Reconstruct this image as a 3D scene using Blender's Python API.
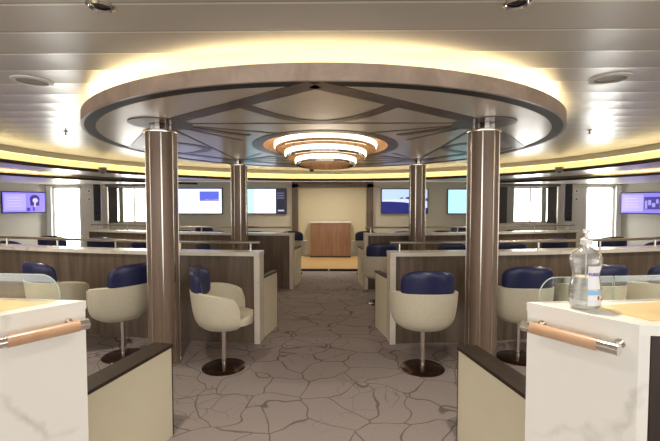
import bpy, bmesh, math, random
from mathutils import Vector, Matrix
random.seed(7)
PI = math.pi
C = bpy.context.scene.collection
for o in list(bpy.data.objects):
    bpy.data.objects.remove(o, do_unlink=True)

# ------------------------------------------------------------------ camera, world, light, exposure
cam = bpy.data.cameras.new('camera'); cam.sensor_width = 36; cam.lens = 400/660*36
cam.clip_start = 0.02
co = bpy.data.objects.new('camera', cam); C.objects.link(co)
co.location = (0.13, 0, 1.5)
co.rotation_euler = (math.radians(90-2.36), 0, math.radians(0.8))
bpy.context.scene.camera = co
sc = bpy.context.scene
sc.view_settings.view_transform = 'Standard'; sc.view_settings.look = 'None'
sc.view_settings.gamma = 1; sc.view_settings.exposure = 0.38
w = bpy.data.worlds.new('world'); sc.world = w; w.use_nodes = True
w.node_tree.nodes['Background'].inputs[0].default_value = (1.0, 0.955, 0.89, 1)
w.node_tree.nodes['Background'].inputs[1].default_value = 1.9

def lamp(name, loc, power, size, color=(1, .86, .68), kind='AREA', rot=(0, 0, 0), spread=PI, sy=None):
    l = bpy.data.lights.new(name, kind); l.energy = power; l.color = color
    if kind == 'AREA':
        l.shape = 'DISK' if sy is None else 'RECTANGLE'; l.size = size; l.spread = spread
        if sy: l.size_y = sy
    else:
        l.shadow_soft_size = size
    o = bpy.data.objects.new(name, l); C.objects.link(o); o.location = loc; o.rotation_euler = rot
    return o
# front pair at ceiling fixtures; other lamps added as fill over the lounge
for x, y, p in ((-0.96, 1.86, 14), (0.95, 1.86, 14), (-3.3, 3.4, 16), (3.3, 3.4, 16),
                (-3.7, 6.6, 16), (3.7, 6.6, 16), (-1.6, 9.6, 10), (1.6, 9.6, 10), (0, 9.9, 16)):
    lamp('downlight_and_fill', (x, y, 2.405), p, 0.1, color=(1, .88, .72), spread=math.radians(150))

# ------------------------------------------------------------------ materials
def new_mat(name):
    m = bpy.data.materials.new(name); m.use_nodes = True
    return m, m.node_tree, m.node_tree.nodes['Principled BSDF']
def plain(name, col, rough=.5, metal=0, spec=.5, noise=0.0, nscale=20, bump=0, coat=0):
    m, t, b = new_mat(name)
    b.inputs['Base Color'].default_value = (*col, 1); b.inputs['Roughness'].default_value = rough
    b.inputs['Metallic'].default_value = metal; b.inputs['Specular IOR Level'].default_value = spec
    b.inputs['Coat Weight'].default_value = coat
    if noise or bump:
        tc = t.nodes.new('ShaderNodeTexCoord'); n = t.nodes.new('ShaderNodeTexNoise'); n.inputs['Scale'].default_value = nscale
        n.inputs['Detail'].default_value = 5
        t.links.new(tc.outputs['Object'], n.inputs['Vector'])
        if noise:
            r = t.nodes.new('ShaderNodeValToRGB')
            r.color_ramp.elements[0].position = .3; r.color_ramp.elements[1].position = .7
            r.color_ramp.elements[0].color = (*[c*(1-noise) for c in col], 1)
            r.color_ramp.elements[1].color = (*[min(1, c*(1+noise)) for c in col], 1)
            t.links.new(n.outputs['Fac'], r.inputs[0]); t.links.new(r.outputs[0], b.inputs['Base Color'])
        if bump:
            bp = t.nodes.new('ShaderNodeBump'); bp.inputs['Strength'].default_value = bump; bp.inputs['Distance'].default_value = .01
            t.links.new(n.outputs['Fac'], bp.inputs['Height']); t.links.new(bp.outputs[0], b.inputs['Normal'])
    return m
def emis(name, col, s):
    m, t, b = new_mat(name)
    b.inputs['Base Color'].default_value = (*[c*.5 for c in col], 1)
    b.inputs['Emission Color'].default_value = (*col, 1); b.inputs['Emission Strength'].default_value = s
    return m
def wood(name, c1, c2, rough=.35, scale=(9, 9, .7), coat=.2, plank=0.0):
    m, t, b = new_mat(name)
    tc = t.nodes.new('ShaderNodeTexCoord'); mp = t.nodes.new('ShaderNodeMapping'); mp.inputs['Scale'].default_value = scale
    n = t.nodes.new('ShaderNodeTexNoise'); n.inputs['Scale'].default_value = 1.6; n.inputs['Detail'].default_value = 8; n.inputs['Distortion'].default_value = .6
    n.inputs['Roughness'].default_value = .62
    r = t.nodes.new('ShaderNodeValToRGB'); r.color_ramp.elements[0].color = (*c1, 1); r.color_ramp.elements[1].color = (*c2, 1)
    r.color_ramp.elements[0].position = .32; r.color_ramp.elements[1].position = .68
    t.links.new(tc.outputs['Object'], mp.inputs[0]); t.links.new(mp.outputs[0], n.inputs['Vector']); t.links.new(n.outputs['Fac'], r.inputs[0])
    last = r.outputs[0]
    t.links.new(last, b.inputs['Base Color'])
    b.inputs['Roughness'].default_value = rough; b.inputs['Coat Weight'].default_value = coat; b.inputs['Coat Roughness'].default_value = .15
    return m
def marble(name, base=(.78, .76, .72), vein=(.36, .35, .34), scale=1.5, w=.03):
    m, t, b = new_mat(name)
    tc = t.nodes.new('ShaderNodeTexCoord')
    n = t.nodes.new('ShaderNodeTexNoise'); n.inputs['Scale'].default_value = 2.3; n.inputs['Detail'].default_value = 6
    mx = t.nodes.new('ShaderNodeMix'); mx.data_type = 'VECTOR'; mx.inputs['Factor'].default_value = .45
    v = t.nodes.new('ShaderNodeTexVoronoi'); v.feature = 'DISTANCE_TO_EDGE'; v.inputs['Scale'].default_value = scale
    r = t.nodes.new('ShaderNodeValToRGB'); r.color_ramp.elements[0].position = 0; r.color_ramp.elements[1].position = w
    r.color_ramp.elements[0].color = (.5, .5, .5, 1); r.color_ramp.elements[1].color = (0, 0, 0, 1)
    n2 = t.nodes.new('ShaderNodeTexNoise'); n2.inputs['Scale'].default_value = 3.1; n2.inputs['Detail'].default_value = 3
    r2 = t.nodes.new('ShaderNodeValToRGB'); r2.color_ramp.elements[0].position = .46; r2.color_ramp.elements[1].position = .62
    mu = t.nodes.new('ShaderNodeMath'); mu.operation = 'MULTIPLY'
    c = t.nodes.new('ShaderNodeMix'); c.data_type = 'RGBA'
    c.inputs[6].default_value = (*base, 1); c.inputs[7].default_value = (*vein, 1)
    L = t.links.new
    L(tc.outputs['Object'], n.inputs['Vector']); L(tc.outputs['Object'], mx.inputs[4]); L(n.outputs['Color'], mx.inputs[5])
    L(mx.outputs[1], v.inputs['Vector']); L(v.outputs['Distance'], r.inputs[0])
    L(tc.outputs['Object'], n2.inputs['Vector']); L(n2.outputs['Fac'], r2.inputs[0])
    L(r.outputs[0], mu.inputs[0]); L(r2.outputs[0], mu.inputs[1]); L(mu.outputs[0], c.inputs[0]); L(c.outputs[2], b.inputs['Base Color'])
    b.inputs['Roughness'].default_value = .25
    return m
def carpet_mat():
    m, t, b = new_mat('carpet'); L = t.links.new
    tc = t.nodes.new('ShaderNodeTexCoord')
    n = t.nodes.new('ShaderNodeTexNoise'); n.inputs['Scale'].default_value = 1.7; n.inputs['Detail'].default_value = 2
    ad = t.nodes.new('ShaderNodeVectorMath'); ad.operation = 'MULTIPLY_ADD'
    ad.inputs[1].default_value = (.55, .55, .55)
    sp = t.nodes.new('ShaderNodeMapping'); sp.inputs['Scale'].default_value = (1, 1.15, 1); sp.inputs['Rotation'].default_value = (0, 0, .5)
    L(tc.outputs['Object'], sp.inputs[0]); L(tc.outputs['Object'], n.inputs['Vector'])
    L(n.outputs['Color'], ad.inputs[0]); L(sp.outputs[0], ad.inputs[2])
    facs = []
    for s, wd, st in ((2.6, .016, .75), (5.0, .02, .45)):
        v = t.nodes.new('ShaderNodeTexVoronoi'); v.feature = 'DISTANCE_TO_EDGE'; v.inputs['Scale'].default_value = s
        r = t.nodes.new('ShaderNodeValToRGB'); r.color_ramp.elements[0].position = wd*.45; r.color_ramp.elements[1].position = wd*1.3
        r.color_ramp.elements[0].color = (st, st, st, 1); r.color_ramp.elements[1].color = (0, 0, 0, 1)
        L(ad.outputs[0], v.inputs['Vector']); L(v.outputs['Distance'], r.inputs[0]); facs.append(r)
    n3 = t.nodes.new('ShaderNodeTexNoise'); n3.inputs['Scale'].default_value = .9
    r3 = t.nodes.new('ShaderNodeValToRGB'); r3.color_ramp.elements[0].position = .48; r3.color_ramp.elements[1].position = .56
    mu = t.nodes.new('ShaderNodeMath'); mu.operation = 'MULTIPLY'; mxm = t.nodes.new('ShaderNodeMath'); mxm.operation = 'MAXIMUM'
    L(tc.outputs['Object'], n3.inputs['Vector']); L(n3.outputs['Fac'], r3.inputs[0])
    L(facs[1].outputs[0], mu.inputs[0]); L(r3.outputs[0], mu.inputs[1]); L(facs[0].outputs[0], mxm.inputs[0]); L(mu.outputs[0], mxm.inputs[1])
    n4 = t.nodes.new('ShaderNodeTexNoise'); n4.inputs['Scale'].default_value = 60; n4.inputs['Detail'].default_value = 3
    r4 = t.nodes.new('ShaderNodeValToRGB'); r4.color_ramp.elements[0].color = (.27, .235, .232, 1); r4.color_ramp.elements[1].color = (.37, .325, .32, 1)
    L(tc.outputs['Object'], n4.inputs['Vector']); L(n4.outputs['Fac'], r4.inputs[0])
    c = t.nodes.new('ShaderNodeMix'); c.data_type = 'RGBA'; L(mxm.outputs[0], c.inputs[0]); L(r4.outputs[0], c.inputs[6]); c.inputs[7].default_value = (.10, .08, .08, 1)
    L(c.outputs[2], b.inputs['Base Color']); b.inputs['Roughness'].default_value = .95; b.inputs['Specular IOR Level'].default_value = .15
    return m
def ceiling_mat():
    m, t, b = new_mat('ceiling_panels'); L = t.links.new
    tc = t.nodes.new('ShaderNodeTexCoord'); s = t.nodes.new('ShaderNodeSeparateXYZ'); L(tc.outputs['Object'], s.inputs[0])
    def M(op, a, v=None):
        k = t.nodes.new('ShaderNodeMath'); k.operation = op; L(a, k.inputs[0])
        if v is not None: k.inputs[1].default_value = v
        return k.outputs[0]
    y = M('DIVIDE', M('ADD', s.outputs['Y'], 30 - 1.96), .302)
    fr = M('FRACT', y); d = M('MULTIPLY', M('LESS_THAN', fr, .065), 1.0)
    d2 = M('MULTIPLY', M('GREATER_THAN', fr, .975), 1.0)
    c = t.nodes.new('ShaderNodeMix'); c.data_type = 'RGBA'; L(d, c.inputs[0])
    c.inputs[6].default_value = (.66, .64, .59, 1); c.inputs[7].default_value = (.95, .93, .88, 1)
    c2 = t.nodes.new('ShaderNodeMix'); c2.data_type = 'RGBA'; L(d2, c2.inputs[0]); L(c.outputs[2], c2.inputs[6]); c2.inputs[7].default_value = (.33, .31, .28, 1)
    L(c2.outputs[2], b.inputs['Base Color'])
    n = t.nodes.new('ShaderNodeTexNoise'); n.inputs['Scale'].default_value = .9
    bp = t.nodes.new('ShaderNodeBump'); bp.inputs['Strength'].default_value = .25; bp.inputs['Distance'].default_value = .02
    L(tc.outputs['Object'], n.inputs['Vector']); L(n.outputs['Fac'], bp.inputs['Height'])
    h = M('MULTIPLY', M('POWER', M('ABSOLUTE', M('SUBTRACT', fr, .5)), 2), .011)
    bq = t.nodes.new('ShaderNodeBump'); bq.inputs['Strength'].default_value = 1; bq.inputs['Distance'].default_value = 1
    L(h, bq.inputs['Height']); L(bp.outputs[0], bq.inputs['Normal']); L(bq.outputs[0], b.inputs['Normal'])
    b.inputs['Roughness'].default_value = .3; b.inputs['Metallic'].default_value = .3; b.inputs['Specular IOR Level'].default_value = .7
    return m
def thin_clear(name, tint=(1, 1, 1), refl=.12, white=0.0, rough=.03):
    m, t, b = new_mat(name); L = t.links.new; t.nodes.remove(b)
    out = [n for n in t.nodes if n.type == 'OUTPUT_MATERIAL'][0]
    tr = t.nodes.new('ShaderNodeBsdfTransparent'); tr.inputs[0].default_value = (*tint, 1)
    gl = t.nodes.new('ShaderNodeBsdfGlossy'); gl.inputs['Roughness'].default_value = rough
    lw = t.nodes.new('ShaderNodeLayerWeight'); lw.inputs[0].default_value = refl*2.2
    mx = t.nodes.new('ShaderNodeMixShader'); L(lw.outputs['Facing'], mx.inputs[0]); L(tr.outputs[0], mx.inputs[1]); L(gl.outputs[0], mx.inputs[2])
    last = mx.outputs[0]
    if white:
        df = t.nodes.new('ShaderNodeBsdfDiffuse'); df.inputs[0].default_value = (.9, .9, .9, 1)
        m2 = t.nodes.new('ShaderNodeMixShader'); m2.inputs[0].default_value = white; L(last, m2.inputs[1]); L(df.outputs[0], m2.inputs[2]); last = m2.outputs[0]
    L(last, out.inputs[0]); return m

M_carpet = carpet_mat(); M_ceil = ceiling_mat()
M_marble = marble('marble', (.88, .87, .83), (.33, .31, .28), 1.7, .035); M_stone = marble('stone_top', (.72, .67, .59), (.3, .28, .25), 3, .05)
M_wood = wood('grey_oak', (.085, .060, .042), (.18, .132, .098), rough=.45, coat=.1)
M_colw = wood('column_wood', (.15, .10, .072), (.27, .19, .145), rough=.42, scale=(6, 6, .4), coat=.1)
M_fascia = wood('canopy_wood', (.33, .25, .20), (.48, .38, .32), scale=(3, 3, 3))
M_inlay = wood('inlay_wood', (.10, .068, .052), (.15, .105, .08), rough=.4, scale=(3, 3, 3), coat=.1)
M_podium = wood('podium_wood', (.20, .095, .05), (.33, .18, .10), scale=(9, 9, .6))
M_grip = wood('grip_wood', (.50, .29, .17), (.62, .39, .25), scale=(5, 5, 5))
M_stage = wood('stage_floor', (.55, .36, .15), (.66, .45, .22), scale=(1, 12, 1))
M_inset = plain('honey_inlay', (.82, .60, .30), .22, noise=.12, nscale=5)
M_canopy = plain('canopy_soffit', (.72, .65, .55), .27, metal=.15, spec=.7, bump=.05, nscale=1.5)
M_black = plain('black_trim', (.02, .017, .014), .55)
M_dkwood = wood('dark_cap', (.018, .010, .007), (.034, .02, .013), rough=.5, coat=0)
M_steel = plain('brushed_steel', (.72, .68, .62), .22, metal=1)
M_rail = plain('rail_steel', (.42, .39, .36), .3, metal=1)
M_chrome = plain('chrome', (.85, .82, .78), .1, metal=1)
M_base = plain('dark_chrome', (.10, .06, .045), .18, metal=.9)
M_cream = plain('cream_upholstery', (.62, .58, .46), .55, noise=.04, nscale=40)
M_panel = plain('cream_panel', (.70, .65, .50), .45, noise=.03, nscale=3)
M_wall = plain('wall_paint', (.62, .60, .52), .6)
M_wallc = plain('stage_wall', (.66, .61, .45), .6)
M_blue = plain('navy_leather', (.018, .023, .085), .34, noise=.15, nscale=30)
M_copper = plain('copper_leaf', (.85, .50, .27), .35, metal=.45, noise=.2, nscale=14, bump=.3)
M_white = plain('white_plastic', (.8, .8, .78), .35)
M_grey = plain('grey_plastic', (.22, .21, .19), .4)
M_dark = plain('dark_plastic', (.02, .02, .025), .35)
M_bezel = plain('bezel', (.03, .03, .045), .25)
M_curt = plain('grey_curtain', (.15, .14, .125), .9)
M_sheer = plain('sheer_curtain', (.55, .54, .48), .9)
M_glass = thin_clear('clear_glass', (.93, .98, .95), .10)
M_gedge = plain('glass_edge', (.45, .55, .47), .15, spec=.8)
M_plast = thin_clear('clear_plastic', (.95, .96, .96), .3, .13)
M_gel = thin_clear('clear_gel', (.93, .95, .96), .2, .13)
M_day = emis('daylit_glass', (1, 1, .97), 7.0)
M_lamp = emis('lamp_diffuser', (1, .84, .60), 2.8)
M_led = emis('led_strip', (1, .82, .46), 14.0)
M_ledc = emis('canopy_led_strip', (1, .80, .46), 5.0)
M_down = emis('downlight_lens', (1, .9, .75), 3.0)

# ------------------------------------------------------------------ mesh helpers
class MB:
    def __init__(s): s.bm = bmesh.new()
    def box(s, c, d, rz=0, bev=0):
        M = Matrix.Translation(c) @ Matrix.Rotation(rz, 4, 'Z') @ Matrix.Diagonal((*d, 1))
        r = bmesh.ops.create_cube(s.bm, size=1, matrix=M)
        if bev:
            es = set(e for v in r['verts'] for e in v.link_edges)
            bmesh.ops.bevel(s.bm, geom=list(es), offset=bev, segments=2, affect='EDGES', profile=.5)
        return s
    def cyl(s, p0, p1, r, n=20, r2=None):
        p0 = Vector(p0); p1 = Vector(p1); d = p1-p0
        q = d.to_track_quat('Z', 'Y').to_matrix().to_4x4()
        bmesh.ops.create_cone(s.bm, cap_ends=True, segments=n, radius1=r, radius2=r if r2 is None else r2, depth=d.length,
                              matrix=Matrix.Translation((p0+p1)/2) @ q)
        return s
    def prism(s, pts, z0, z1):
        a = [s.bm.verts.new((x, y, z0)) for x, y in pts]; b = [s.bm.verts.new((x, y, z1)) for x, y in pts]
        n = len(pts); s.bm.faces.new(a[::-1]); s.bm.faces.new(b)
        for i in range(n): s.bm.faces.new((a[i], a[(i+1) % n], b[(i+1) % n], b[i]))
        return s
    def lathe(s, prof, n=32, c=(0, 0, 0), sx=1, sy=1):
        rings = []
        for r, z in prof:
            rings.append([s.bm.verts.new((c[0]+max(r, 1e-4)*sx*math.cos(2*PI*i/n), c[1]+max(r, 1e-4)*sy*math.sin(2*PI*i/n), c[2]+z)) for i in range(n)])
        for k in range(len(rings)-1):
            for i in range(n):
                s.bm.faces.new((rings[k][i], rings[k][(i+1) % n], rings[k+1][(i+1) % n], rings[k+1][i]))
        return s
    def strip(s, A, B, z0, z1):
        """closed band solid between two plan polylines A and B"""
        n = len(A); g = [[s.bm.verts.new((p[0], p[1], z)) for p in P] for P, z in ((A, z0), (B, z0), (B, z1), (A, z1))]
        for i in range(n-1):
            for k in range(4):
                q = (g[k][i], g[k][i+1], g[(k+1) % 4][i+1], g[(k+1) % 4][i])
                try: s.bm.faces.new(q)
                except ValueError: pass
        s.bm.faces.new([g[k][0] for k in range(4)]); s.bm.faces.new([g[k][-1] for k in (3, 2, 1, 0)])
        return s
    def ring(s, A, B, z0, z1):
        """closed loop band between loops A and B"""
        n = len(A); g = [[s.bm.verts.new((p[0], p[1], z)) for p in P] for P, z in ((A, z0), (B, z0), (B, z1), (A, z1))]
        for i in range(n):
            j = (i+1) % n
            for k in range(4): s.bm.faces.new((g[k][i], g[k][j], g[(k+1) % 4][j], g[(k+1) % 4][i]))
        return s
    def tube(s, pts, r, n=10):
        P = [Vector(p) for p in pts]; rings = []
        for i, p in enumerate(P):
            t = (P[min(i+1, len(P)-1)]-P[max(i-1, 0)]).normalized()
            q = t.to_track_quat('Z', 'Y')
            rings.append([s.bm.verts.new(p + q @ Vector((r*math.cos(2*PI*k/n), r*math.sin(2*PI*k/n), 0))) for k in range(n)])
        for a, b in zip(rings, rings[1:]):
            for k in range(n): s.bm.faces.new((a[k], a[(k+1) % n], b[(k+1) % n], b[k]))
        s.bm.faces.new(rings[0][::-1]); s.bm.faces.new(rings[-1]); return s
    def grid(s, rows):
        V = [[s.bm.verts.new(p) for p in r] for r in rows]
        for a, b in zip(V, V[1:]):
            for i in range(len(a)-1): s.bm.faces.new((a[i], a[i+1], b[i+1], b[i]))
        return s
    def build(s, name, mat, parent=None, smooth=0, recalc=True):
        if recalc: bmesh.ops.recalc_face_normals(s.bm, faces=s.bm.faces[:])
        me = bpy.data.meshes.new(name); s.bm.to_mesh(me); s.bm.free()
        me.materials.append(mat)
        if smooth:
            for p in me.polygons: p.use_smooth = True
            try: me.set_sharp_from_angle(angle=math.radians(smooth))
            except Exception: pass
        o = bpy.data.objects.new(name, me); C.objects.link(o)
        if parent: o.parent = parent
        return o
def tag(o, label, cat, group=None):
    o['label'] = label; o['category'] = cat
    if group: o['group'] = group
    return o
def thing(name, label, cat, loc=(0, 0, 0), rz=0, group=None):
    o = bpy.data.objects.new(name, None); C.objects.link(o); o.location = loc; o.rotation_euler = (0, 0, rz)
    o.empty_display_size = .1
    return tag(o, label, cat, group)
def struct(mb, name, mat, smooth=0):
    o = mb.build(name, mat, None, smooth); o['kind'] = 'structure'; return o
def dup(root, loc, rz, label, group=None):
    r = root.copy(); C.objects.link(r); r.location = loc; r.rotation_euler = (0, 0, rz); r['label'] = label
    if group: r['group'] = group
    def rec(src, dst):
        for ch in src.children:
            if ch.name not in done_src: continue
            c = ch.copy(); C.objects.link(c); c.parent = dst; rec(ch, c)
    done_src = set(o.name for o in bpy.data.objects)
    rec(root, r)
    return r
def mirror(P): return [(-x, y) for x, y in P]
def ell(a, b, c, n=128, off=0): return [(c[0]+(a+off)*math.cos(2*PI*i/n), c[1]+(b+off)*math.sin(2*PI*i/n)) for i in range(n)]
YC = 6.1
def stadium(R, ymax=99, y0=-2.5, n=80):
    P = [(-R, y0), (-R, YC*.5)]
    for i in range(n+1):
        a = PI - PI*i/n; P.append((R*math.cos(a), min(ymax, YC+R*math.sin(a))))
    return P + [(R, YC*.5), (R, y0)]

# ------------------------------------------------------------------ room shell
YB = 11.2
struct(MB().box((0, 4.5, -.05), (20.5, 14.2, .1)), 'floor', M_carpet)
ZC = 2.42
ceil = stadium(5.33)
struct(MB().prism(ceil, ZC, ZC+.05), 'ceiling', M_ceil)
# stepped soffit with cove round the main ceiling
struct(MB().strip(stadium(5.30), stadium(5.34), 2.17, 2.33), 'trim_1', M_wallc, 40)
struct(MB().strip(stadium(5.0), stadium(5.34), 2.32, ZC+.01), 'trim_12', M_wallc, 40)  # added bulkhead ring, put in to narrow the glowing cove band
mb = MB()
A, B = stadium(4.99, YB+.4), stadium(6.75, YB+.4)
sof = struct(mb.strip(A, B, 2.14, 2.17), 'trim_2', M_canopy, 30)
struct(MB().strip(stadium(4.965), stadium(4.99), 2.135, 2.195), 'trim_3', M_dkwood, 40)
def side_arc(R, sg, yend=YB, n=40):
    a1 = math.asin(min(1, (yend-YC)/R)); P = [(sg*R, -2.5), (sg*R, YC*.5)]
    return P + [(sg*R*math.cos(a1*i/n), YC+R*math.sin(a1*i/n)) for i in range(n+1)]
k = 4
for sg in (-1, 1):
    A = side_arc(6.35, sg); B = [(sg*10.1, min(YB, p[1]) if i < len(A)-1 else YB) for i, p in enumerate(A)]
    struct(MB().strip(A, B, 2.05, 2.08), 'trim_%d' % k, M_canopy, 30)
    struct(MB().strip(side_arc(6.325, sg), side_arc(6.35, sg), 2.045, 2.095), 'trim_%d' % (k+1), M_dkwood, 40)
    struct(MB().strip(side_arc(6.70, sg), side_arc(6.74, sg), 2.08, 2.14), 'trim_%d' % (k+2), M_wallc, 40)
    k += 10
o = MB().strip(stadium(5.04), stadium(5.09), 2.172, 2.184).build('cove_light_strip', M_led)
tag(o, 'warm yellow light strip glowing in the curved cove round the main ceiling', 'light strip')
for sg, nm in ((-1, 'left'), (1, 'right')):
    o = MB().strip(side_arc(6.42, sg, 8.9), side_arc(6.46, sg, 8.9), 2.082, 2.092).build('cove_light_strip', M_led)
    tag(o, 'yellow light strip in the short outer cove above the %s side screen' % nm, 'light strip')

# back wall with window and door openings
mb = MB(); T = .16; yy = YB+T/2; H = 2.13
def wseg(x0, x1, z0, z1): mb.box(((x0+x1)/2, yy, (z0+z1)/2), (x1-x0, T, z1-z0))
wseg(-4.75, 4.75, 0, H)
for s in (-1, 1):
    def ws(a, b, z0, z1): wseg(min(s*a, s*b), max(s*a, s*b), z0, z1)
    ws(4.75, 6.15, 0, .97); ws(4.75, 6.15, 1.98, H); ws(6.15, 7.05, 0, H); ws(7.05, 7.85, 2.0, H); ws(7.85, 8.02, 0, H)
struct(mb, 'wall_back', M_wall)
for s, nm in ((-1, 'left'), (1, 'right')):
    d = Vector((.54, .84)).normalized(); p0 = Vector((7.98, 11.28)); p1 = p0 - Vector((-d.x, d.y))*3.35
    n = Vector((d.y, d.x))
    P = [p0, p1, p1+n*.15, p0+n*.15]
    struct(MB().prism([(s*p.x, p.y) for p in P], 0, H), 'wall_%s_angled' % nm, M_wall)
    struct(MB().box((s*(p1.x+.08), (p1.y-2.5)/2, H/2), (.15, p1.y+2.5, H)), 'wall_' + nm, M_wall)
# windows and doors
for i, s in enumerate((-1, 1)):
    cx = s*5.45
    f = MB()
    f.box((cx, YB+.06, 1.955), (1.4, .07, .05)).box((cx, YB+.06, .995), (1.4, .07, .05))
    f.box((cx-.675, YB+.06, 1.475), (.05, .07, 1.01)).box((cx+.675, YB+.06, 1.475), (.05, .07, 1.01)).box((cx+s*.1, YB+.06, 1.475), (.045, .07, .93))
    fo = struct(f, 'window_%d' % (i+1), M_steel)
    MB().box((cx, YB+.10, 1.475), (1.34, .01, .94)).build('window_pane', M_day, fo)
    cx = s*7.45
    f = MB()
    f.box((cx, YB+.05, 1.97), (.8, .1, .06)).box((cx-.375, YB+.05, 1.0), (.05, .1, 1.98)).box((cx+.375, YB+.05, 1.0), (.05, .1, 1.98)).box((cx, YB+.05, .12), (.7, .08, .22))
    fo = struct(f, 'door_%d' % (i+1), M_white)
    MB().box((cx, YB+.08, 1.09), (.70, .012, 1.72)).build('door_glass', M_day, fo)
    MB().box((cx-s*.02, YB+.03, 1.33), (.03, .03, .045), bev=.005).build('door_latch', M_grey, fo)
    # jamb
    struct(MB().box((s*7.93, YB-.03, 1.0), (.14, .08, 2.0)), 'trim_%d' % (7+i), M_white)
# pillars beside the windows
for i, s in enumerate((-1, 1)):
    struct(MB().box((s*6.3, YB-.07, 1.065), (.19, .14, 2.13), bev=.02), 'trim_%d' % (9+i), M_steel)
# stage wall panel with wooden frame
struct(MB().box((.03, YB-.01, 1.06), (1.92, .04, 2.0)), 'wall_back_panel', M_wallc)
mb = MB()
mb.box((-1.0, YB-.04, 1.03), (.17, .1, 2.06)).box((1.09, YB-.04, 1.03), (.17, .1, 2.06)).box((.045, YB-.04, 2.04), (2.26, .1, .16))
struct(mb, 'trim_11', M_wood)
for s, nm in ((-1, 'left'), (1, 'right')):
    struct(MB().box((s*2.95, YB-.02, .05), (3.5, .03, .1)), 'baseboard_' + nm, M_grey)

# stage platform
t = thing('stage_platform', 'low honey-coloured wooden stage platform under the lectern', 'platform', (0, 10, 0))
MB().box((.02, .02, .025), (3.4, 2.2, .05)).build('deck', M_stage, t)
MB().box((.02, -1.09, .022), (3.42, .03, .044)).build('step_edge', M_black, t)
MB().cyl((-.02, -1.107, .028), (-.02, -1.12, .028), .02, 12).build('step_light', M_white, t)

# ------------------------------------------------------------------ ceiling canopy
CC = (0, 5.28); CA, CB, ZD = 2.67, 2.87, 2.24
can = thing('ceiling_canopy', 'large round suspended ceiling canopy with wooden rim and dark inlaid pattern', 'ceiling canopy', (0, 0, 0))
RA, RB = .80, 1.12      # lamp recess
def E(a, b, n=128): return ell(a, b, CC, n)
mb = MB(); mb.ring(E(CA-.12, CB-.12), E(RA, RB), ZD, ZD+.03); mb.build('soffit_panel', M_canopy, can)
mb = MB(); mb.ring(E(CA, CB), E(CA-.025, CB-.025), ZD-.005, ZD+.10); mb.build('rim_fascia', M_fascia, can, 40)
mb = MB(); mb.ring(E(CA-.025, CB-.025), E(CA-.12, CB-.12), ZD-.004, ZD+.03); mb.build('shadow_trim', M_black, can)
mb = MB(); mb.ring(E(CA-.06, CB-.06), E(CA-.26, CB-.26), ZD+.03, ZD+.042); mb.build('light_strip', M_ledc, can)
mb = MB(); mb.ring(E(CA-.55, CB-.55), E(CA-.6, CB-.6), ZD+.03, ZC-.002); mb.build('upstand', M_wallc, can, 40)
mb = MB(); mb.ring(E(RA+.13, RB+.13), E(RA, RB), ZD-.006, ZD); mb.build('recess_surround', M_inlay, can)
mb = MB(); mb.lathe([(1.0, ZD-.002), (.96, ZD+.06), (.8, ZD+.11), (.4, ZD+.14), (0, ZD+.145)], 64, (CC[0], CC[1], 0), RA, RB); mb.build('copper_dome', M_copper, can, 60)
def path_strip(pts, w, name='inlay_strip', z=ZD-.005):
    P = [Vector(p) for p in pts]; A = []; B = []
    for i, p in enumerate(P):
        t = (P[min(i+1, len(P)-1)]-P[max(i-1, 0)]).normalized(); n = Vector((-t.y, t.x))
        A.append(p+n*w/2); B.append(p-n*w/2)
    MB().strip(A, B, z, ZD).build(name, M_inlay, can)
cols = [(-1.48, 3.70), (1.48, 3.70), (-1.52, 6.86), (1.52, 6.86)]
NA, FA, SA, SB = (0, 2.50), (0, 8.06), (-2.52, 5.28), (2.52, 5.28)
def lerp(a, b, f): return (a[0]+(b[0]-a[0])*f, a[1]+(b[1]-a[1])*f)
zz = 0
for apex, c1, c2 in ((NA, cols[0], cols[1]), (FA, cols[2], cols[3]), (SA, cols[0], cols[2]), (SB, cols[1], cols[3])):
    for c in (c1, c2):
        path_strip([apex, c], .15, z=ZD-.005)
    p1, p2 = lerp(apex, c1, .4), lerp(apex, c2, .4)
    mid = lerp(lerp(p1, p2, .5), CC, .28 if abs(apex[0]) < 1 else .25)
    ctrl = (2*mid[0]-(p1[0]+p2[0])/2, 2*mid[1]-(p1[1]+p2[1])/2)
    pts = []
    for i in range(21):
        u = i/20; pts.append(((1-u)**2*p1[0]+2*u*(1-u)*ctrl[0]+u*u*p2[0], (1-u)**2*p1[1]+2*u*(1-u)*ctrl[1]+u*u*p2[1]))
    path_strip(pts, .12, z=ZD-.0045)
    path_strip([c1, c2], .035, z=ZD-.004)
for c in cols:
    d = Vector((CC[0]-c[0], CC[1]-c[1])); 
    path_strip([c, (c[0]+d.x*.45, c[1]+d.y*.40)], .11, z=ZD-.0055)
    for sg in (-1, 1):
        a = sg*.30; q = Vector((d.x*math.cos(a)-d.y*math.sin(a), d.x*math.sin(a)+d.y*math.cos(a)))
        path_strip([c, (c[0]+q.x*.55, c[1]+q.y*.5)], .05, z=ZD-.0035)
    MB().ring([(c[0]+.28*math.cos(k*PI/16), c[1]+.28*math.sin(k*PI/16)) for k in range(32)],
              [(c[0]+.10*math.cos(k*PI/16), c[1]+.10*math.sin(k*PI/16)) for k in range(32)], ZD-.007, ZD).build('column_collar_disc', M_inlay, can)

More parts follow.
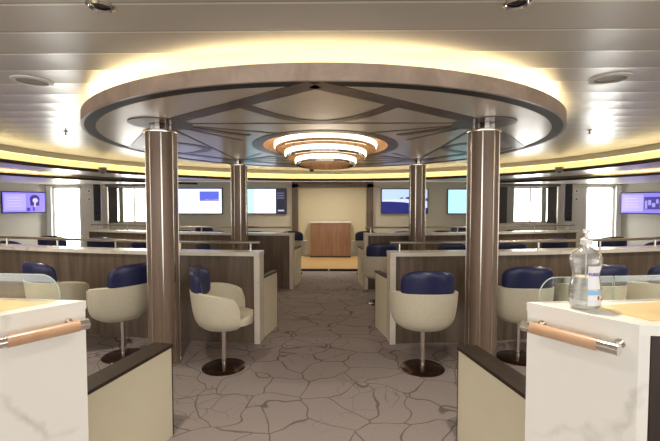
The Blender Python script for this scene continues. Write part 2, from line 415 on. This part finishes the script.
# chandelier: three stepped glowing rings
ch = thing('ring_chandelier', 'three-tier chandelier of stacked glowing oval rings in the copper recess', 'chandelier', (CC[0], CC[1], 0))
tiers = [(.665, .93, 2.275), (.53, .78, 2.175), (.40, .64, 2.085)]
def El(a, b, n=96): return ell(a, b, (0, 0), n)
for a, b, z in tiers:
    MB().ring(El(a, b), El(a-.012, b-.012), z-.052, z).build('glowing_band', M_lamp, ch, 40)
    MB().ring(El(a-.014, b-.014), El(a-.03, b-.03), z-.085, z+.004).build('metal_ring', M_chrome, ch, 40)
for a, b, z in tiers[:3]:
    for k in range(4):
        an = PI/4+k*PI/2; x, y = (a-.022)*math.cos(an), (b-.022)*math.sin(an)
        MB().cyl((x, y, z), (x, y, 2.335 if a < .6 else 2.31), .006, 8).build('hanging_rod', M_chrome, ch)

# ------------------------------------------------------------------ columns
def column(x, y, label):
    t = thing('wooden_column', label, 'column', (x, y, 0), 0, 'wood and steel columns under the canopy')
    MB().lathe([(0, 0.02), (.136, 0.02), (.136, 2.15), (0, 2.15)], 64).build('shaft', M_colw, t, 30)
    MB().lathe([(0, 0), (.15, 0), (.15, .03), (0, .03)], 48).build('base_ring', M_steel, t, 30)
    for k in range(8):
        a = PI/8 + k*PI/4
        MB().box((.136*math.cos(a), .136*math.sin(a), 1.085), (.010, .014, 2.12), a, .003).build('steel_strip', M_steel, t)
    MB().lathe([(.08, 2.148), (.152, 2.148), (.154, 2.158), (.152, 2.168), (.08, 2.168)], 48).build('collar', M_chrome, t, 30)
    MB().lathe([(0, 2.165), (.06, 2.165), (.06, 2.238), (0, 2.238)], 32).build('neck_core', M_base, t, 30)
    for k in range(6):
        a = k*PI/3+PI/6
        MB().box((.07*math.cos(a), .07*math.sin(a), 2.201), (.04, .045, .072), a, .004).build('neck_bracket', M_chrome, t)
column(-1.48, 3.70, 'nearest left wood-clad column with steel strips, before the first partition')
column(1.48, 3.70, 'nearest right wood-clad column with steel strips, before the first partition')
column(-1.52, 6.84, 'farther left wood-clad column standing behind the first partition')
column(1.52, 6.84, 'farther right wood-clad column standing behind the first partition')

# ------------------------------------------------------------------ partitions
def partition(s, y0, x0, x1, k, label, outer_end=False):
    t = thing('partition', label, 'partition', (s*x0, y0, 0), 0, 'curved wood partitions with stone tops')
    def P(x, off):     # point on the arc, offset outward (+ away from camera)
        y = k*x*x; n = Vector((-2*k*x, 1)).normalized()
        return (s*(x-x0)+s*n.x*off, y-k*x0*x0+n.y*off)
    N = 28; xs = [x0+.06+(x1-x0-.06)*i/N for i in range(N+1)]
    MB().strip([P(x, .03) for x in xs], [P(x, .15) for x in xs], 0, .945).build('wood_panel', M_wood, t, 30)
    MB().strip([P(x, -.01) for x in [x0]+xs], [P(x, .22) for x in [x0]+xs], .945, .985).build('stone_top', M_stone, t, 30)
    e = [P(x0, 0), P(x0+.06, 0), P(x0+.06, .20), P(x0, .20)]
    MB().prism(e, 0, .945).build('end_panel', M_stone, t)
    if outer_end:
        e = [P(x1-.06, -.005), P(x1+.01, -.005), P(x1+.01, .20), P(x1-.06, .20)]
        MB().prism(e, 0, .945).build('end_panel', M_stone, t)
    rx = [x0+.02+(x1-x0-.05)*i/N for i in range(N+1)]
    MB().tube([(*P(x, .10), 1.083) for x in rx], .0165, 12).build('hand_rail', M_rail, t, 40)
    np_ = int((x1-x0)/.8)
    for i in range(np_+1):
        x = x0+.12+(x1-x0-.3)*i/np_
        p = P(x, .10)
        MB().cyl((*p, .985), (*p, 1.07), .013, 12).cyl((*p, .985), (*p, .992), .028, 16).build('rail_post', M_steel, t, 30)
    return t
partition(-1, 4.22, .68, 5.0, .040, 'first left curved wood partition with pale stone top and handrail')
partition(1, 4.22, .71, 5.0, .036, 'first right curved wood partition with pale stone top and handrail')
partition(-1, 6.98, .62, 4.95, .044, 'second left curved wood partition, behind the first one', True)
partition(1, 6.98, .64, 4.95, .040, 'second right curved wood partition, behind the first one', True)

def low_wall(p0, p1, th, h, label, cap_h=.02, cap_over=.012, out=1, name='low_guard_wall'):
    """low wall with dark cap; face along p0->p1, thickness to side `out`"""
    a = Vector(p0); b = Vector(p1); d = (b-a).normalized(); n = Vector((d.y, -d.x))*out
    t = thing(name, label, 'low wall', (a.x, a.y, 0))
    z = Vector((0, 0)); b = b-a; a = z
    MB().prism([a, b, b+n*th, a+n*th], 0, h-cap_h).build('cream_panel', M_panel, t)
    MB().prism([a-d*0-n*.006, b+d*.012-n*.006, b+d*.012+n*(th+.01), a+n*(th+.01)], h-cap_h, h).build('dark_cap', M_dkwood, t)
    MB().prism([b, b+d*.012, b+d*.012+n*th, b+n*th], 0, h-cap_h).build('dark_edge', M_dkwood, t)
    return t
low_wall((-1.07, 1.86), (-.925, 2.52), .12, .60, 'cream low guard wall with dark cap between left counter and aisle', out=-1)
low_wall((1.03, 1.86), (.907, 2.50), .12, .60, 'cream low guard wall with dark cap between right counter and aisle', out=1)
low_wall((-.672, 4.44), (-.585, 4.85), .05, .69, 'short cream low wall behind the end of first left partition', out=-1)
low_wall((.702, 4.44), (.615, 4.85), .05, .69, 'short cream low wall behind the end of first right partition', out=1)
low_wall((-.612, 7.2), (-.54, 7.7), .05, .69, 'short cream low wall behind the end of second left partition', out=-1)
low_wall((.632, 7.2), (.56, 7.7), .05, .69, 'short cream low wall behind the end of second right partition', out=1)

# ------------------------------------------------------------------ chairs
def make_chair(label, loc, rz):
    t = thing('swivel_tub_chair', label, 'chair', loc, rz, 'cream and navy swivel tub chairs')
    # shell: parametric tub, back at -Y
    def shell(off, rows=13, cols=41, amax=math.radians(126)):
        R = []
        for i in range(rows):
            v = i/(rows-1); row = []
            for j in range(cols):
                a = -amax+2*amax*j/(cols-1); u = abs(a)/amax
                top = .738 - .045*(u**2) - .035*max(0, (u-.5)/.5)**2 - .07*max(0, (u-.93)/.07)**2
                ztop = top; zb = .405
                z = ztop+(zb-ztop)*v
                f = 1 - .04*v - .10*v**3 - .12*v**10
                rx, ry = (.305-off)*f, (.29-off)*f
                row.append((rx*math.sin(a), -ry*math.cos(a)+.02*v, z))
            R.append(row)
        return R
    O = shell(0); I = shell(.035)
    bm = MB(); bm.grid(O)
    bm.grid(I)
    # rims
    bm.grid([O[0], [((p[0]+q[0])/2, (p[1]+q[1])/2, p[2]+.012) for p, q in zip(O[0], I[0])], I[0]])
    for j in (0, -1): bm.grid([[r[j] for r in O], [r[j] for r in I]])
    bot = O[-1]; bm.grid([bot, [(p[0]*.9, p[1]*.9, .392) for p in bot], [(0, 0, .39) for p in bot]])
    bmesh.ops.remove_doubles(bm.bm, verts=bm.bm.verts[:], dist=.0008)
    bm.build('shell', M_cream, t, 50)
    # seat cushion
    pts = []
    for k in range(40):
        a = 2*PI*k/40; c, s_ = math.cos(a), math.sin(a)
        e = .62
        pts.append((.232*abs(c)**e*(1 if c > 0 else -1), .03+.235*abs(s_)**e*(1 if s_ > 0 else -1)))
    m = MB(); m.prism(pts, .425, .50)
    es = [e for e in m.bm.edges if abs(e.verts[0].co.z-e.verts[1].co.z) < 1e-5]
    bmesh.ops.bevel(m.bm, geom=es, offset=.025, segments=3, affect='EDGES', profile=.5)
    m.build('seat', M_cream, t, 50)
    # navy back cushion: curved pad with rounded corners
    nx, nz = 20, 14; amax = math.radians(47)
    F, B_ = [], []
    for i in range(nz+1):
        v = -1+2*i/nz; rf, rb = [], []
        for j in range(nx+1):
            u = -1+2*j/nx
            # square to rounded-square
            k = 1-.5*max(0, abs(u)**3*abs(v)**3)*.55
            uu, vv = u*(1-.10*abs(v)**4*abs(u)**2), v*(1-.26*abs(u)**3)
            a = uu*amax; z = .775+vv*.155+.010*(1-u*u)
            lean = (z-.70)*.12
            th = .034*max(0, (1-abs(u)**5))**.5*max(0, (1-abs(v)**5))**.5
            r = .31
            cx, cy = math.sin(a), -math.cos(a)
            rf.append(((r-th)*cx*1.02, .066+(r-th)*cy-lean, z)); rb.append(((r+th)*cx*1.02, .066+(r+th)*cy-lean, z))
        F.append(rf); B_.append(rb)
    m = MB(); m.grid(F); m.grid(B_); bmesh.ops.remove_doubles(m.bm, verts=m.bm.verts[:], dist=.0005)
    m.build('back_cushion', M_blue, t, 70)
    MB().cyl((0, 0, .015), (0, 0, .395), .021, 20).build('stem', M_chrome, t, 30)
    MB().lathe([(0, 0), (.196, 0), (.198, .006), (.19, .012), (.05, .02), (0, .02)], 48).build('base_plate', M_base, t, 40)
    return t
G = 'cream and navy swivel tub chairs'
R = math.radians
chair = make_chair('cream tub chair with navy back, seen from behind, right of aisle at first partition', (.925, 3.61, 0), 0)
CH = [
 (-.895, 3.61, -82, 'cream tub chair turned sideways to the right, left of the aisle at first partition'),
 (-1.96, 3.86, 58, 'cream tub chair partly behind the nearest left column, beside left counter'),
 (1.90, 3.86, 0, 'cream tub chair just right of the nearest right column, seen from behind'),
 (-2.74, 4.08, -24, 'cream tub chair with navy back at the far left, above left counter top'),
 (2.66, 3.98, 6, 'cream tub chair half hidden behind the sanitizer bottle'),
 (3.37, 4.10, 8, 'cream tub chair cut off by the right edge of the picture'),
 (.81, 6.02, 0, 'cream tub chair beyond first right partition, beside the aisle, facing second partition'),
 (-1.72, 6.15, -90, 'navy backed chair showing under the rail right beside farther left column'),
 (-2.95, 6.55, 10, 'navy backed chair peeping out left of nearest left column above first partition'),
 (-3.9, 6.95, 5, 'navy backed chair above first left partition, in front of the left curtain'),
 (-4.98, 7.25, 10, 'navy backed chair silhouetted against the bright left door'),
 (-4.86, 6.3, -15, 'navy backed chair below the left side screen, leftmost above the partition'),
 (1.85, 6.05, 0, 'navy backed chair just right of the farther right column above first partition'),
 (2.75, 6.15, 0, 'navy backed chair right of nearest right column, low above first right partition'),
 (3.77, 6.85, 5, 'navy backed chair below the right window behind first right partition'),
 (4.98, 7.2, -8, 'navy backed chair silhouetted against the bright right door'),
 (5.0, 6.35, 12, 'navy backed chair below the right side screen, rightmost above the partition'),
 (-.78, 8.55, 0, 'navy backed chair left of the lectern behind end of second left partition'),
 (.77, 8.55, 0, 'navy backed chair right of the lectern behind end of second right partition'),
 (-1.55, 8.5, 0, 'navy backed chair behind second left partition, under the white and cyan screen'),
 (-2.4, 8.6, 5, 'navy backed chair behind second left partition, just left of farther column'),
 (-3.2, 8.8, 8, 'navy backed chair behind second left partition, beside the nearest left column'),
 (-3.25, 10.4, 0, 'navy backed chair against the back wall under the slide screen, farthest left chair'),
 (1.52, 8.5, 0, 'navy backed chair behind second right partition under the harbour picture screen'),
 (2.42, 8.75, -5, 'navy backed chair behind second right partition, right of farther right column'),
 (3.0, 9.3, -5, 'navy backed chair behind second right partition, left of nearest right column'),
 (3.3, 10.4, 0, 'navy backed chair against the back wall under the plain cyan screen'),
 (4.05, 9.0, -8, 'navy backed chair behind second right partition, before the right window'),
]
for x, y, a, lab in CH: dup(chair, (x, y, 0), R(a), lab, G)

# ------------------------------------------------------------------ lectern
t = thing('lectern', 'brown wooden lectern with pale top standing on the stage', 'lectern', (-.02, 10.82, .05))
MB().prism([(-.53, 0), (.55, 0), (.55, .26), (-.53, .26)], 0, .93).build('body', M_podium, t)
mb = MB(); mb.box((0.0, .13, .955), (1.14, .30, .05), bev=.006); mb.build('top', M_stone, t)
MB().box((.01, .0, .02), (1.09, .02, .04)).build('plinth', M_dkwood, t)

# ------------------------------------------------------------------ screens
def screen(label, c, wd, ht, rz, kind, name='wall_screen'):
    t = thing(name, label, 'screen', c, rz)      # faces -Y locally
    MB().box((0, 0, 0), (wd, .05, ht), bev=.006).build('bezel', M_bezel, t)
    W, Hh = wd-.05, ht-.05; y = -.027
    def sh(x0, x1, z0, z1, col, s, nm='picture_block', dy=0):
        m = emis('display', col, s*.8)
        return MB().box(((x0+x1)/2*W, y-dy, (z0+z1)/2*Hh), ((x1-x0)*W, .003, (z1-z0)*Hh)).build(nm, m, t)
    if kind == 'slide':
        sh(-.5, .5, -.5, .5, (.55, .64, 1), 1.9, 'display')
        sh(.0, .44, .0, .40, (.12, .16, .75), 1.0, 'photo', .003)
        m = MB(); m.prism([(-.0, 0), (.05, .03), (.10, .015), (.2, .05), (.3, .03), (.44*W, .06), (.44*W, 0)], 0, .003)
        o = m.build('photo_hills', emis('hills', (.35, .3, .45), .9), t); o.rotation_euler = (PI/2, 0, 0); o.location = (0, y-.005, .01*Hh)
        for i, z in enumerate((-.12, -.2, -.28)): sh(.0, .40-.05*i, z, z+.02, (.4, .5, .8), .8, 'text_line', .003)
        for i, z in enumerate((.3, .2, .1, -.05, -.15)): sh(-.42, -.12-.03*(i % 2), z, z+.015, (.5, .6, .9), .9, 'text_line', .003)
    elif kind == 'cyan':
        sh(-.5, .27, -.5, .5, (.62, .80, 1), 1.9, 'display'); sh(-.5, -.22, -.5, .5, (.36, .75, .95), 1.7, 'cyan_area', .003)
        sh(.27, .5, -.5, .5, (.015, .015, .03), 1, 'dark_sidebar')
        for i in range(3): sh(.30, .46, .30-.1*i, .36-.1*i, (.10, .10, .22), 1, 'sidebar_row', .003)
        sh(.32, .46, -.42, -.36, (.5, .5, .7), 1, 'sidebar_row', .003)
    elif kind == 'harbour':
        sh(-.5, .5, -.02, .5, (.42, .56, .90), 1.2, 'display'); sh(-.5, .5, -.5, -.02, (.01, .015, .16), 1.0, 'water')
        def poly(pts, col, s, nm, dy):
            m = MB(); m.prism([(a*W, b*Hh) for a, b in pts], 0, .003); o = m.build(nm, emis('display', col, s), t)
            o.rotation_euler = (PI/2, 0, 0); o.location = (0, y-dy, 0)
        poly([(-.5, .0), (-.3, -.02), (0, -.05), (.2, -.12), (.5, -.3), (.5, -.02), (.1, .08), (-.5, .06)], (.55, .6, .85), 1, 'quay', .002)
        poly([(0, .12), (.06, .18), (.2, .2), (.3, .16), (.42, .2), (.5, .1), (.5, .0), (.25, .06), (.08, .08)], (.02, .02, .08), 1, 'dark_hills', .004)
        poly([(-.12, .12), (-.05, .17), (-.02, .12), (-.08, .09)], (.05, .05, .12), 1, 'dark_hills', .004)
    elif kind == 'plain':
        sh(-.5, .5, -.5, .5, (.45, .88, 1), 1.15, 'display')
    else:
        s = 1 if kind == 'violetL' else -1
        sh(-.5, .5, -.5, .5, (.24, .19, .9), 1.1, 'display')
        sh(-.47, .03, -.42, .42, (.36, .31, 1), 1.2, 'text_area', .003)
        for i in range(4): sh(-.40, -.10+.03*(i % 2), .22-.14*i, .24-.14*i, (.55, .5, 1), 1.3, 'text_line', .005)
        m = MB()
        if kind == 'violetL':
            # portrait silhouette: dark hair, head, shoulders
            m.cyl((.25*W, -.031, .17*Hh), (.25*W, -.029, .17*Hh), .22*Hh, 24); m.box((.25*W, -.03, -.02*Hh), (.40*Hh, .002, .3*Hh)); m.build('picture_dark', emis('display', (.03, .02, .13), 1), t)
            MB().cyl((.26*W, -.0345, .10*Hh), (.26*W, -.0325, .10*Hh), .12*Hh, 20).box((.25*W, -.0335, -.12*Hh), (.07*Hh, .002, .25*Hh)).build('picture_light', emis('display', (.5, .4, .8), 1), t)
            MB().box((.09*W, -.0335, -.36*Hh), (.16*Hh, .002, .18*Hh)).box((.22*W, -.0335, -.34*Hh), (.08*Hh, .002, .22*Hh), 0).build('picture_shapes', emis('display', (.05, .03, .25), 1), t)
        else:
            m.box((.27*W, -.031, .0), (.44*W, .002, .62*Hh)); m.build('picture_dark', emis('display', (.05, .04, .20), 1), t)
            for fx, fz, fw, fh in ((.10, -.08, .05, .20), (.18, .02, .06, .13), (.27, -.10, .07, .10), (.35, .08, .05, .10), (.43, -.05, .04, .17)):
                MB().box((fx*W, -.034, fz*Hh), (fw, .002, fh*Hh*2)).build('picture_figure', emis('display', (.30, .26, .62), 1), t)
    return t
Z = 1.58
screen('wall screen with pale slide and small blue photo, left of the farther left column', (-3.66, YB-.06, Z), 1.28, .73, 0, 'slide')
screen('wall screen half white half cyan with dark side bar, left of the stage', (-1.86, YB-.06, Z), 1.26, .72, 0, 'cyan')
screen('wall screen showing a dark blue harbour picture, right of the stage', (2.04, YB-.06, Z), 1.30, .70, 0, 'harbour')
screen('wall screen plain pale cyan, beside the nearest right column', (3.86, YB-.06, Z-.01), 1.28, .70, 0, 'plain')
d = Vector((.54, .84)).normalized()
ang = math.atan2(d.y, d.x)
screen('violet wall screen with a portrait, on the angled wall at far left', (-8.23, 10.63, 1.545), 1.0, .575, ang, 'violetL', 'side_wall_screen')
screen('violet wall screen with a group picture, on the angled wall at far right', (8.21, 10.66, 1.525), 1.0, .575, -ang, 'violetR', 'side_wall_screen')

# curtains, valances, wall panels
def curtain(cx, w_, label, mat, z0=.97, z1=1.977, y=YB-.06):
    n = 44; F = []
    for z in (z0, z1): F.append([(cx-w_/2+w_*i/n, y+.012*math.sin(i*1.25), z) for i in range(n+1)])
    m = MB(); m.grid(F); m.grid([[(p[0], p[1]+.008, p[2]) for p in r] for r in F])
    tag(m.build('curtain', mat, None, 60), label, 'curtain')
for s, nm in ((-1, 'left'), (1, 'right')):
    curtain(s*6.09, .22, 'dark grey curtain at the outer side of the %s window' % nm, M_curt)
    curtain(s*4.77, .20, 'dark grey curtain at the inner side of the %s window' % nm, M_curt)
    curtain(s*4.985, .19, 'pale sheer curtain drawn aside at inner edge of the %s window' % nm, M_sheer, y=YB-.025)
    curtain(s*5.90, .13, 'pale sheer curtain drawn aside at outer edge of the %s window' % nm, M_sheer, y=YB-.025)
    o = MB().box((s*5.45, YB-.10, 2.03), (1.62, .17, .10), bev=.005).build('valance', M_curt); tag(o, 'dark valance box above the %s window curtains' % nm, 'valance')
    t = thing('wall_panel', 'tall narrow black panel on the wall beside the %s door' % nm, 'wall panel', (s*6.58, YB-.03, 1.55))
    MB().box((0, 0, 0), (.16, .06, 1.04), bev=.005).build('case', M_dark, t); MB().box((0, -.033, -.3), (.1, .006, .03)).build('display_slot', M_bezel, t)
    for z, nm2, q in ((1.86, 'upper', M_grey), (1.64, 'lower', M_grey)):
        t = thing('wall_switch', '%s small switch on the wall beside the %s door' % (nm2, nm), 'switch', (s*6.80, YB-.012, z))
        MB().box((0, 0, 0), (.10, .02, .10), bev=.004).build('plate', M_white, t); MB().box((0, -.014, 0), (.05, .01, .06), bev=.003).build('rocker', q, t)

# ------------------------------------------------------------------ ceiling fittings
for s, nm in ((-1, 'left'), (1, 'right')):
    t = thing('ceiling_speaker', 'round flush ceiling grille to the %s of the canopy' % nm, 'ceiling speaker', (s*2.14, 3.0, ZC))
    MB().lathe([(.10, 0), (.135, 0), (.135, -.008), (.105, -.012), (.10, -.006)], 40).build('rim', M_white, t, 30)
    MB().lathe([(0, -.004), (.10, -.004), (.10, 0), (0, 0)], 40).build('grille', M_grey if False else plain('grille_grey', (.38, .36, .33), .5), t)
    t = thing('downlight', 'round recessed downlight at the top edge, %s one of the pair' % nm, 'downlight', (s*.955, 1.87, ZC))
    MB().lathe([(.042, 0), (.06, 0), (.062, -.01), (.05, -.018), (.042, -.008)], 32).build('rim', M_chrome, t, 30)
    MB().lathe([(0, -.003), (.042, -.003), (.042, 0), (0, 0)], 32).build('lens', M_dark, t)
    t = thing('sprinkler', 'tiny ceiling sprinkler to the %s of the canopy' % nm, 'sprinkler', (s*3.28, 5.05, ZC))
    MB().cyl((0, 0, 0), (0, 0, -.008), .03, 16).build('rosette', M_grey, t); MB().cyl((0, 0, -.008), (0, 0, -.045), .01, 8).cyl((0, 0, -.045), (0, 0, -.05), .022, 12).build('head', M_grey, t)
    t = thing('cove_sensor_box', 'small grey box mounted on the %s curved cove edge' % nm, 'sensor', (s*4.55, 8.0, 2.14))
    MB().box((0, 0, .04), (.14, .08, .11), s*-.9, .01).build('case', M_grey, t)
    MB().cyl((0, 0, -.03), (0, 0, -.015), .03, 16).build('lens', M_dark, t)
t = thing('dome_camera', 'small black dome camera below the chandelier, in front of the cove', 'camera', (-.32, 7.55, ZD))
MB().cyl((0, 0, -.006), (0, 0, -.09), .012, 10).build('stalk', M_dark, t); MB().lathe([(0, -.085), (.045, -.085), (.042, -.11), (.025, -.13), (0, -.135)], 20).build('dome', M_dark, t, 50)
t = thing('pendant_sprinkler', 'small white sprinkler hanging below the chandelier middle', 'sprinkler', (.06, 7.4, ZD))
MB().cyl((0, 0, -.006), (0, 0, -.14), .008, 10).build('pipe', M_chrome, t); MB().cyl((0, 0, -.14), (0, 0, -.17), .022, 12).build('head', M_white, t)

# ------------------------------------------------------------------ marble counters
ZT = 1.09
def counter(s, label, side):
    t = thing('marble_counter', label, 'counter', (s*.93, 1.67, 0))
    def q(P): return [(s*x-s*.93, y-1.67) for x, y in P]
    outline = [(.93, 1.67), (1.158, 1.352), (1.30, 1.34), (2.3, 1.42), (2.3, 1.83), (1.53, 1.735)]
    MB().prism(q(outline), ZT-.035, ZT).build('marble_top', M_marble, t)
    d = Vector((.228, -.318)).normalized(); n = Vector((-d.y, d.x))
    A = Vector((.93, 1.67)); B = Vector((1.158, 1.352))
    e = [A+d*.004, B-d*.0, B+Vector((.043, .006)), A+n*.05+Vector((.008, 0))]
    MB().prism(q(e), 0, ZT-.035).build('end_panel', M_marble, t)
    body = [(1.0, 1.66), (1.212, 1.366), (2.3, 1.45), (2.3, 1.80), (1.53, 1.705)]
    MB().prism(q(body), 0, ZT-.036).build('wood_body', M_dkwood, t)
    ins = [(1.14, 1.60), (1.235, 1.40), (2.27, 1.46), (2.27, 1.78), (1.53, 1.69)] if s > 0 else [(1.04, 1.645), (1.215, 1.395), (2.27, 1.46), (2.27, 1.78), (1.53, 1.70)]
    MB().prism(q(ins), ZT, ZT+.0015).build('honey_inlay', M_inset, t)
    # handrail bar on the end panel
    c0 = Vector((.905, 1.625)); c1 = Vector((1.135, 1.285)); out = Vector((-d.y*-1, -d.x)) * 0
    nn = Vector((d.y, -d.x))            # outwards, towards the aisle and the camera
    a = A + nn*.05 + d*.014; b = B + nn*.05 - d*.038
    def L3(p, z): return (s*p.x-s*.93, p.y-1.67, z)
    zr = 1.003
    h = MB().cyl(L3(a+d*.035, zr), L3(b-d*.065, zr), .0225, 24).build('handle_bar', M_grip, t, 30)
    MB().cyl(L3(a, zr), L3(a+d*.035, zr), .0215, 24).build('bar_end_cap', M_chrome, h, 30)
    MB().cyl(L3(b-d*.065, zr), L3(b, zr), .0215, 24).build('bar_end_cap', M_chrome, h, 30)
    for p in (a+d*.055, b-d*.015):
        MB().cyl(L3(p, zr+.005), L3(p-nn*.05, zr+.012), .008, 12).cyl(L3(p-nn*.045, zr+.011), L3(p-nn*.05, zr+.012), .017, 16).build('bracket', M_chrome, h, 30)
    return t
counter(1, 'white marble counter with wooden handle at the right edge, under the sanitizer bottle', 'right')
counter(-1, 'white marble counter with wooden handle at the left edge', 'left')

def glass_screen(label, p0, p1, h, r, round_at='a'):
    """upright sheet from p0 to p1 (plan), rounded corner at start"""
    a = Vector(p0); b = Vector(p1); Ln = (b-a).length; d = (b-a).normalized()
    t = thing('glass_screen', label, 'glass screen', (a.x, a.y, ZT+.004), math.atan2(d.y, d.x))
    P = [(0, 0)]
    if r:
        for i in range(13):
            an = PI - PI/2*i/12; P.append((r*.95+r*.95*math.cos(an), h-r+r*math.sin(an)))
    else: P.append((0, h))
    P += [(Ln, h), (Ln, 0)]
    th = .008
    m = MB(); f = [m.bm.verts.new((x, -th/2, z)) for x, z in P]; k = [m.bm.verts.new((x, th/2, z)) for x, z in P]
    m.bm.faces.new(f); m.bm.faces.new(k[::-1]); m.build('pane', M_glass, t)
    m = MB(); n = len(P)
    Q = []
    for i in range(n): Q.append((P[i][0], 0, P[i][1]))
    m.tube(Q if r else Q, .0022, 6).build('polished_edge', M_gedge, t)
    return t
glass_screen('low clear glass screen with rounded corner behind the sanitizer bottle', (.98, 1.665), (1.305, 1.70), .10, .075)
glass_screen('low clear rectangular glass screen on the right counter, right of the bottle', (1.312, 1.70), (2.0, 1.79), .10, 0)
glass_screen('low clear glass screen with rounded corner on the left counter', (-1.045, 1.675), (-1.42, 1.71), .105, .09)

# ------------------------------------------------------------------ sanitizer bottle
b = thing('sanitizer_bottle', 'large clear pump bottle of hand sanitizer standing on the right counter', 'bottle', (1.112, 1.575, ZT+.002))
b.scale = (.9, .9, .99)
MB().lathe([(0, 0), (.054, 0), (.061, .006), (.064, .03), (.0645, .07), (.060, .105), (.055, .13), (.056, .145), (.063, .165), (.067, .185), (.066, .20),
            (.058, .218), (.04, .232), (.024, .24), (.019, .244), (.019, .262)], 40, sy=.82).build('clear_body', M_plast, b, 40)
MB().lathe([(0, .004), (.052, .004), (.0605, .03), (.061, .07), (.057, .105), (.053, .125), (0, .125)], 40, sy=.82).build('gel', M_gel, b, 40)
for z in (.035, .055, .075):
    MB().lathe([(.0652, z), (.0665, z+.003), (.0652, z+.006)], 40, sy=.82).build('grip_ridge', M_plast, b, 40)
MB().lathe([(0, .252), (.023, .252), (.023, .272), (.012, .278), (0, .278)], 24).build('pump_collar', M_white, b, 40)
MB().cyl((0, 0, .275), (0, 0, .305), .007, 14).cyl((0, 0, .12), (0, 0, .25), .003, 8).build('pump_stem', M_white, b, 40)
MB().cyl((0, 0, .298), (0, 0, .312), .015, 16).tube([(0, 0, .305), (-.015, -.02, .305), (-.024, -.035, .298)], .0055, 8).build('pump_nozzle', M_white, b, 40)
# front label wraps a little of the body, turned right of the camera
def lab_patch(a0, a1, z0, z1, off, mat, nm, par):
    prof = [(.0645, .07), (.060, .105), (.055, .13), (.056, .145), (.063, .165), (.067, .185)]
    def rad(z):
        if z <= .03: return .064
        if z <= .07: return .0645
        for (r0, q0), (r1, q1) in zip(prof, prof[1:]):
            if q0 <= z <= q1: return r0+(r1-r0)*(z-q0)/(q1-q0)
        return .067
    rows = []
    for i in range(13):
        z = z0+(z1-z0)*i/12; r = rad(z)+off
        rows.append([(r*math.cos(a0+(a1-a0)*j/12), .82*r*math.sin(a0+(a1-a0)*j/12), z) for j in range(13)])
    return MB().grid(rows).build(nm, mat, par, 60)
aL, aR = R(-108), R(-54)
lb = lab_patch(aL, aR, .018, .172, .0012, plain('label_white', (.80, .82, .88), .4), 'front_label', b)
lab_patch(aL, aR, .060, .082, .0018, plain('label_blue', (.25, .50, .78), .4), 'blue_band', lb)
lab_patch(R(-72), R(-62), .042, .056, .0019, plain('label_red', (.25, .06, .04), .4), 'small_mark', lb)
for txt, z, s_, col in (('PURELL', .134, .0165, (.10, .08, .40)),):
    cu = bpy.data.curves.new('txt', 'FONT'); cu.body = txt; cu.size = s_; cu.extrude = .0004; cu.align_x = 'CENTER'; cu.offset = .0004
    to = bpy.data.objects.new('txt', cu); C.objects.link(to)
    bpy.context.view_layer.update()
    me = bpy.data.meshes.new_from_object(to.evaluated_get(bpy.context.evaluated_depsgraph_get())); bpy.data.objects.remove(to)
    me.materials.clear(); me.materials.append(plain('label_ink', col, .4))
    am = (aL+aR)/2
    for v in me.vertices:      # wrap on the bottle
        r = .0585+.0035; an = am + v.co.x/r; y = z+v.co.y; rr = .0605+v.co.z
        v.co = Vector((rr*math.cos(an), .82*rr*math.sin(an), y))
    o = bpy.data.objects.new('brand_lettering', me); C.objects.link(o); o.parent = lb
